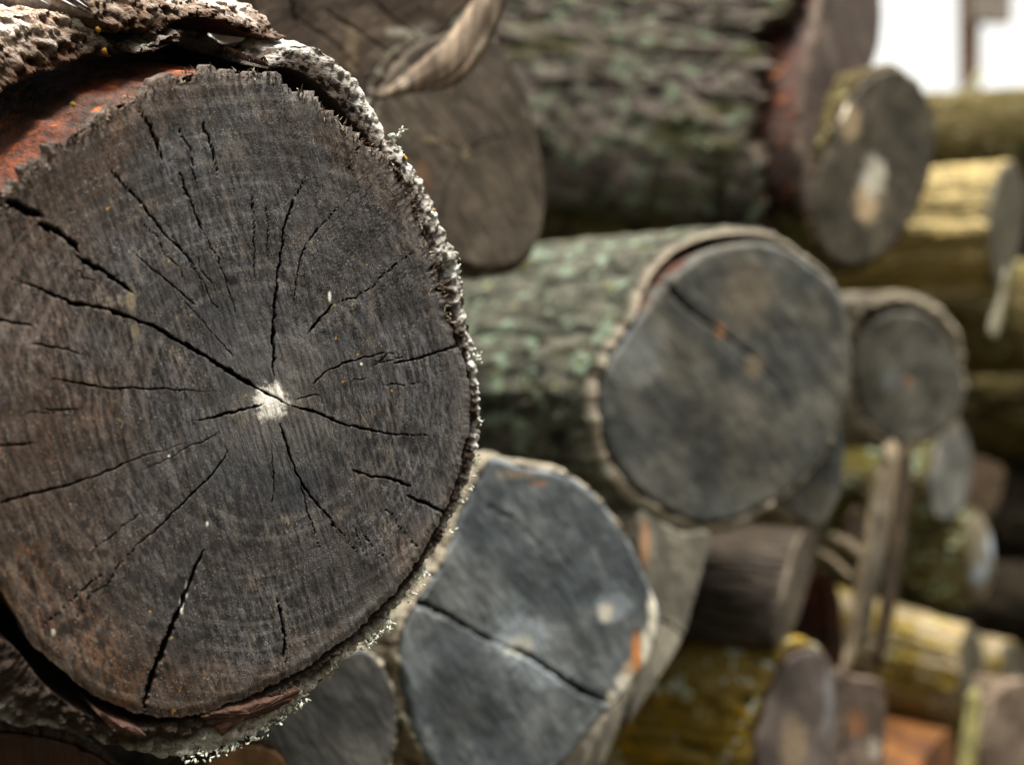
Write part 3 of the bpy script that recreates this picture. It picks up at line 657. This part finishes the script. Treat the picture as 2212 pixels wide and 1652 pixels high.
# wedge shaped splits below the large end
make_log(SP, 'grey wedge shaped split log standing between the bluish end and the dark gap',
    [(1386,1100),(1430,1128),(1480,1148),(1532,1150),(1520,1225),(1500,1300),(1478,1372),(1440,1440),(1380,1530),(1320,1620),(1270,1710),(1240,1700),(1300,1560),(1390,1430),(1400,1330),(1392,1240),(1380,1170)], .56, (.30, -.95, .05), mat_face('grey_split_face', (.20, .195, .165), (.32, .31, .26), (.46, .44, .37), -8), None, S_GREY, length=.2, seed=27, smooth=False, center=(1420,1330),
    cracks=[([(1420,1335),(1450,1350),(1490,1385)],14,4,.8)], spots=[('rust',1393,1170,10,50,.5),('dark',1430,1210,24,90,.45)])
make_log(SP, 'dark brown split log in the shade under the large round end',
    [(1768,1148),(1757,1222),(1723,1332),(1692,1398),(1678,1390),(1690,1300),(1712,1205),(1738,1146)], .70, (.86, -.50, 0), G_BROWN, None, mat_side('shade_darkened_brown_wood', (.055, .042, .028), (.032, .023, .016), (.085, .065, .045)), axis=(-.93, .36, 0), length=.22, bumpy=.006, seed=28, smooth=False)  # darker copy of the brown wood, with the shade in its colour
make_log(SP, 'thin reddish board on edge beside the dark hollow, behind the mossy log',
    [(1786,1235),(1806,1262),(1818,1310),(1822,1380),(1818,1440),(1800,1452),(1790,1420),(1796,1350),(1790,1290)], .80, (.5, -.87, 0), S_RED, None, S_RED, length=.16, seed=29, cat='board', group=None)
# splintered sticks: a rough tapering bar swept along a bent line
def make_stick(name, label, path, half, depth, thick, mat, cat='stick', group='split sticks wedged between the logs', seed=1, m=26, n=70):
    P = catmull(path, 12, False); w = catmull(np.c_[half, half], 12, False)[:, 0]
    D = np.interp(np.linspace(0, 1, len(P)), np.linspace(0, 1, len(depth)), depth)
    W = rays(P) * D[:, None]; c = W.mean(0)
    t = np.gradient(W, axis=0); t /= np.linalg.norm(t, axis=1)[:, None]
    side = np.cross(t, V3(0, 1, 0)); side /= np.linalg.norm(side, axis=1)[:, None]; bk = np.cross(side, t)
    a = np.linspace(0, 2 * math.pi, m, endpoint=False); ca, sa = np.cos(a), np.sin(a)
    k = 1 / np.maximum(np.abs(ca) ** .8 + np.abs(sa) ** .8, .6) ** .9
    L = np.cumsum(np.r_[0, np.linalg.norm(np.diff(W, axis=0), axis=1)])
    V = []
    for i in range(len(P)):
        hw = w[i] * D[i] / F
        q = np.stack([ca * 2.2, sa * 2.2, 0 * a + L[i] * 22], 1)
        d = 1 + .38 * fbm(q, 3, seed) + .30 * fbm(np.stack([ca * 6, sa * 6, 0 * a + L[i] * 9], 1), 2, seed + 4)
        e = min(1, min(i, len(P) - 1 - i) / 3 + .03)
        V.append(W[i] - c + (side[i] * (ca * k * d * hw)[:, None] + bk[i] * (sa * k * d * thick)[:, None]) * e + t[i] * (.012 * (e < 1) * fbm(q * 2.5, 2, seed + 8))[:, None])
    root = bpy.data.objects.new(name, None); COL.objects.link(root); root.location = c; root['label'] = label; root['category'] = cat
    if group: root['group'] = group
    mesh_np('splintered_wood', np.concatenate(V), gridq(len(P), m, True), mat, root, {'back': np.ones(len(P) * m)})
    return root
S_STK = mat_side('pale_stick_wood', (.36, .31, .22), (.17, .14, .095), (.58, .52, .42), .03)
make_stick('split_stick', 'thin whitish splinter hanging at the right edge between two olive logs', [(2172,585),(2164,640),(2152,690),(2144,730)], [4,7,14,9], [.94,.93], .006, mat_plain('whitish_wood', (.26, .25, .19), (.15, .14, .10), 120), seed=36)
make_stick('split_stick', 'long pale splintered stick standing upright right of the dark hollow', [(1928,960),(1912,1050),(1896,1130),(1880,1220),(1858,1320),(1838,1400),(1822,1450)], [22,24,26,26,20,14,8], [.80,.76], .008, S_STK, seed=30)
make_stick('split_stick', 'thin greyish stick close beside the long upright stick, slightly lower', [(1902,1090),(1890,1200),(1876,1300),(1868,1390)], [10,15,14,8], [.75,.74], .006, S_GREY, seed=31)
make_stick('split_stick', 'brown stick leaning in shade on the right of the long pale stick', [(1960,960),(1950,1080),(1932,1200),(1912,1320),(1894,1440)], [12,18,20,17,10], [.83,.80], .008, S_BROWN, seed=32)
make_stick('split_stick', 'upper short pale stick jammed slantwise left of the long upright stick', [(1790,1160),(1830,1182),(1866,1206)], [13,20,15], [.78,.79], .010, S_STK, seed=33)
make_stick('split_stick', 'lower short pale stick jammed slantwise above the dark hollow', [(1762,1190),(1796,1216),(1838,1250)], [9,13,10], [.77,.78], .008, S_STK, seed=34)
make_stick('split_stick', 'stubby brown stick end between the narrow grey split end and the upright sticks', [(1846,1100),(1850,1140),(1842,1176)], [14,20,12], [.80,.79], .010, S_BROWN, seed=35)

make_stick('bark_slab', 'pale peeled strip of bark lying slantwise on top of the brown log end', [(1084,-50),(1045,25),(1005,92),(962,142),(910,172),(866,192),(824,210)], [22,34,42,42,28,16,6], [.462,.456,.455], .0012, mat_side('pale_bark_strip', (.36, .29, .22), (.16, .12, .085), (.60, .52, .42)), cat='bark piece', group=None, seed=12)

# lower right: yellow and gold tones partly carry warm light
make_log(LF, 'mossy log with a narrow mauve end along the bottom edge',
    [(1740,1404),(1780,1411),(1800,1450),(1804,1530),(1800,1620),(1780,1705),(1722,1765),(1660,1742),(1640,1660),(1645,1580),(1670,1500),(1702,1432)], .66, (.62, -.78, 0), G_MAUVE, B_MOSS, S_BROWN, axis=(-.90, .44, -.02), length=.30, bt=.007, gap=.0006, seed=33, plate=.4, stretch=.22, amp=.006, freq=60, rough=.002,
    spots=[('beige',1715,1610,30,70,.5),('dark',1720,1480,40,60,.35),('blue',1790,1520,10,90,.3)], tf=[(-180,.007),(-60,.003),(0,.002),(60,.005),(120,.008)])
make_log(SP, 'brown rectangular split end with a dark lengthwise check, right of the mossy log',
    [(1806,1448),(1850,1462),(1906,1474),(1914,1550),(1910,1650),(1902,1760),(1800,1765),(1796,1640),(1800,1540)], .72, (.40, -.91, 0), mat_face('brown_split_end', (.14, .105, .085), (.20, .155, .13), (.30, .25, .21), -5, (.30, .10, .05)), None, S_BROWN, length=.25, seed=34, smooth=False,
    cracks=[([(1815,1488),(1850,1496),(1900,1500)],8,3,.7),([(1825,1560),(1820,1640)],18,10,.6)], spots=[('pale',1890,1620,14,30,.4),('rust',1850,1560,20,30,.3)])
make_log(LF, 'smooth log with yellow green bark sloping down to the right, under the lichened green log',
    [(2100,1358),(2117,1380),(2125,1440),(2121,1505),(2109,1556),(2090,1570),(2080,1525),(2078,1450),(2084,1385)], .93, (.78, -.626, 0), G_OLIVE, B_SMOOTH, S_YEL, axis=(-.93, .24, .20), length=.15, bt=.002, gap=.0003, seed=35, plate=.2, amp=.004, flare=.6, freq=40, rough=.002)
make_log(LF, 'yellowish grey weathered log at the right edge behind the smooth yellow green log',
    [(2188,1392),(2204,1400),(2212,1440),(2206,1490),(2190,1510),(2174,1490),(2168,1440),(2174,1402)], 1.02, (.72, -.69, 0), G_OLIVE, B_SMOOTH, S_YEL, axis=(-.94, .30, .12), length=.25, bt=.003, seed=36, amp=.003, plate=.3)
make_log(LF, 'green log with turquoise lichen patches, below the slender oval end',
    [(2108,1106),(2126,1120),(2141,1168),(2143,1228),(2130,1280),(2110,1304),(2096,1276),(2090,1200),(2095,1136)], .98, (.72, -.69, 0), mat_face('greenish_end', (.24, .21, .15), (.16, .14, .09), (.40, .42, .33), 0), B_GREEN, S_BROWN, axis=(-.93, .36, .02), length=.25, bt=.003, seed=37, amp=.002,
    spots=[('blue',2122,1180,14,34,.9),('blue',2104,1235,10,30,.9),('beige',2120,1275,10,16,.7)], dish=-.010, rough=.002, flare=.4)
on_g = make_log(LF, 'slender whitish oval log end standing out before the dark gap on the right',
    [(2060,905),(2084,920),(2097,965),(2098,1020),(2088,1075),(2066,1112),(2036,1122),(2016,1098),(2010,1040),(2020,985),(2036,930)], .95, (.62, -.78, 0), mat_face('whitish_end', (.20, .21, .20), (.30, .31, .30), (.44, .44, .41), 0), B_GREEN, S_BROWN, axis=(-.90, .44, -.02), length=.16, bt=.0025, seed=38, amp=.0012,
    spots=[('dark',2050,985,12,40,.45),('dark',2042,1060,12,30,.4),('beige',2050,920,30,12,.5)])
make_log(SP, 'brown rectangular split end to the right of the slender whitish oval end',
    [(2088,985),(2120,988),(2150,1000),(2172,1018),(2165,1060),(2150,1105),(2120,1125),(2085,1128),(2080,1060)], 1.0, (.35, -.94, 0), mat_face('brown_oblong_end', (.17, .12, .075), (.11, .08, .05), (.24, .18, .12)), None, S_BROWN, length=.2, seed=39, smooth=False)  # end in plain brown
make_log(SP, 'golden orange split log in the bottom right, warm light in its colour, above the frame edge',
    [(2075,1568),(2090,1590),(2078,1630),(2060,1690),(2030,1740),(1990,1760),(1985,1690),(2000,1630),(2040,1585)], .86, (.80, -.60, .1), S_GOLD, None, S_GOLD, axis=(-.93, .30, .12), length=.16, seed=40, smooth=False,
    spots=[('pale',2058,1585,20,16,.9)])
make_stick('split_stick', 'mossy green stick leaning under the end of the smooth yellow green log', [(2104,1490),(2100,1570),(2090,1650),(2076,1730)], [14,19,19,15], [.86,.83], .010, mat_side('green_stick', (.22, .22, .09), (.18, .17, .06), (.34, .38, .22)), seed=41)
make_log(SP, 'pinkish brown split end in the bottom right corner',
    [(2170,1482),(2230,1470),(2300,1500),(2310,1600),(2290,1720),(2180,1730),(2130,1680),(2118,1600),(2135,1540)], .92, (.35, -.94, 0), mat_face('pinkish_end', (.20, .15, .115), (.28, .22, .175), (.40, .34, .27), 12), None, S_BROWN, length=.22, seed=42, smooth=False)
# deep in the stack: filler logs, most coloured near black to stand in for shade
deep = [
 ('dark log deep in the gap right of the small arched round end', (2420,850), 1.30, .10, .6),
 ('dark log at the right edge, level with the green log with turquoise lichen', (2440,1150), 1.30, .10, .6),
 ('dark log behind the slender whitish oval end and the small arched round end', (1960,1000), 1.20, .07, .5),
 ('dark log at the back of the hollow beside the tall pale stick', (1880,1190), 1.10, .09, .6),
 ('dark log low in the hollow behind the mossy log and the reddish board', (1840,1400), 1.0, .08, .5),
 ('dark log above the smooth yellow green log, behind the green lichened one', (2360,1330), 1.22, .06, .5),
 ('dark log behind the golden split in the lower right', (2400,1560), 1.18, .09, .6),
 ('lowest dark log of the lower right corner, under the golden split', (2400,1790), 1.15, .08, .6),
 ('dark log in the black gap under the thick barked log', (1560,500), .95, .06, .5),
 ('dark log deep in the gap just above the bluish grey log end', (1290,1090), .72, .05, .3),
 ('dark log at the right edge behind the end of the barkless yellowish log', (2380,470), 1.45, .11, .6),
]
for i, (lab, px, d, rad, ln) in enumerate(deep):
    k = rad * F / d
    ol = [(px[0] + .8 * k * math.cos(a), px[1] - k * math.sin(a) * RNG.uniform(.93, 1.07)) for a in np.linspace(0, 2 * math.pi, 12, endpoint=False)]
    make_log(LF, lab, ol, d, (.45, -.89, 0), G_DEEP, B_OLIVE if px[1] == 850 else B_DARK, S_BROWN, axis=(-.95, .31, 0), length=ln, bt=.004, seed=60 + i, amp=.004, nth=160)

# post with a board, far behind against the sky
def box(name, c, s, mat, parent, bev=.003):
    import bmesh
    bm = bmesh.new(); bmesh.ops.create_cube(bm, size=1)
    for v in bm.verts: v.co = (v.co.x * s[0] + c[0], v.co.y * s[1] + c[1], v.co.z * s[2] + c[2])
    bmesh.ops.bevel(bm, geom=bm.edges[:], offset=bev, segments=2, affect='EDGES')
    me = bpy.data.meshes.new(name); bm.to_mesh(me); bm.free(); me.materials.append(mat)
    o = bpy.data.objects.new(name, me); COL.objects.link(o); o.parent = parent; return o
post = bpy.data.objects.new('wooden_post', None); COL.objects.link(post)
D = 3.2; gx = (2093 - CX) / F * D
GZ = -.62
post.location = (gx, D, GZ)
post['label'] = 'brown wooden post carrying a square grey board, against the white sky'; post['category'] = 'post'
M_POST = mat_side('post_wood', (.34, .22, .15), (.24, .15, .10), (.45, .33, .24)); M_BOARD = mat_side('grey_board', (.42, .39, .33), (.30, .27, .24), (.5, .48, .42))
pt = box('post_shaft', (0, 0, 1.2), (.055, .055, 2.4), M_POST, post)
zb = (CY - 62) / F * D - GZ
box('board', ((2126 - 2093) / F * D, -.0425, zb + .12), (86 / F * D, .028, .24), M_BOARD, post, .006)
# a dry stalk on top of the olive log
make_log('dry_stalk', 'thin dry stalk sticking up beside the foot of the wooden post',
    [(2086,206),(2092,196),(2110,176),(2127,150),(2124,164),(2110,186),(2098,206)], 1.25, (.1, -.99, 0), mat_plain('dry_stalk', (.30, .33, .22), (.22, .24, .15), 100), None, S_PALE, length=.006, seed=50, smooth=False, cat='stalk', group=None)

# ground under the pile: made a hollow by added earth banks
def ground():
    n = 150; t = np.linspace(-1, 1, n); g = np.sign(t) * (np.abs(t) * 3 + np.abs(t) ** 5 * 600)
    X, Y = np.meshgrid(g, g); x, y = X.ravel(), Y.ravel(); q = np.stack([x, y, 0 * x], 1)
    r = np.hypot(x, y); fwd = y / (r + 1e-6)
    Z = GZ + .03 * fbm(q * 1.3, 3, 4)
    Z = Z + sstep(-.75, -2.6, y) * 3.4 * np.exp(-np.maximum(0, -y - 4) / 60)          # unseen bank behind the camera, added to block low sky light
    Z = Z + sstep(4, 14, r) * sstep(-.3, .2, fwd) * (2.2 + .5 * fbm(q * .15, 3, 8)) * np.exp(-r / 400)
    o = mesh_np('ground', np.c_[q[:, :2], Z], gridq(n, n), mat_plain('trodden_earth', (.045, .036, .02), (.028, .026, .012), 6))
    o['kind'] = 'structure'; o['label'] = 'trodden earth and banks round the woodpile, the unseen one added to block sky light'; o['category'] = 'ground'
ground()

# ================================================================== light, sky, camera
w = bpy.data.worlds.new('World'); SC.world = w; w.use_nodes = True
nt = w.node_tree; bg = nt.nodes['Background']; sky = nt.nodes.new('ShaderNodeTexSky'); sky.sky_type = 'NISHITA'; sky.sun_disc = False
SUN = unit((.06, -.10, .99))
el = math.asin(SUN[2]); az = math.atan2(SUN[0], SUN[1])
sky.sun_elevation = el; sky.sun_rotation = az
sky.dust_density = 3.0
hs = nt.nodes.new('ShaderNodeHueSaturation'); hs.inputs['Saturation'].default_value = .25
nt.links.new(sky.outputs[0], hs.inputs['Color']); mx = nt.nodes.new('ShaderNodeMix'); mx.data_type = 'RGBA'; mx.blend_type = 'MULTIPLY'; mx.inputs[0].default_value = 1; mx.inputs[7].default_value = (1, .94, .82, 1)
nt.links.new(hs.outputs[0], mx.inputs[6]); nt.links.new(mx.outputs[2], bg.inputs[0]); bg.inputs[1].default_value = .115
sl = bpy.data.lights.new('sun', 'SUN'); sl.energy = 4.4; sl.angle = math.radians(20); sl.color = (1, .92, .80)
so = bpy.data.objects.new('sun', sl); COL.objects.link(so)
from mathutils import Vector
so.rotation_euler = Vector(SUN).to_track_quat('Z', 'Y').to_euler(); so.location = (0, 0, 5)
cd = bpy.data.cameras.new('camera'); cam = bpy.data.objects.new('camera', cd); COL.objects.link(cam)
cam.rotation_euler = (math.pi / 2, 0, 0)
cd.sensor_width = 36; cd.lens = 36 * F / 2212; cd.clip_start = .01; cd.clip_end = 3000
cd.dof.use_dof = True; cd.dof.focus_distance = .312; cd.dof.aperture_fstop = cd.lens / 8.5
SC.camera = cam
SC.view_settings.view_transform = 'Standard'; SC.view_settings.look = 'None'; SC.view_settings.gamma = 1
SC.view_settings.exposure = 1.65
SC.cycles.use_denoising = True
SC.cycles.max_bounces = 6
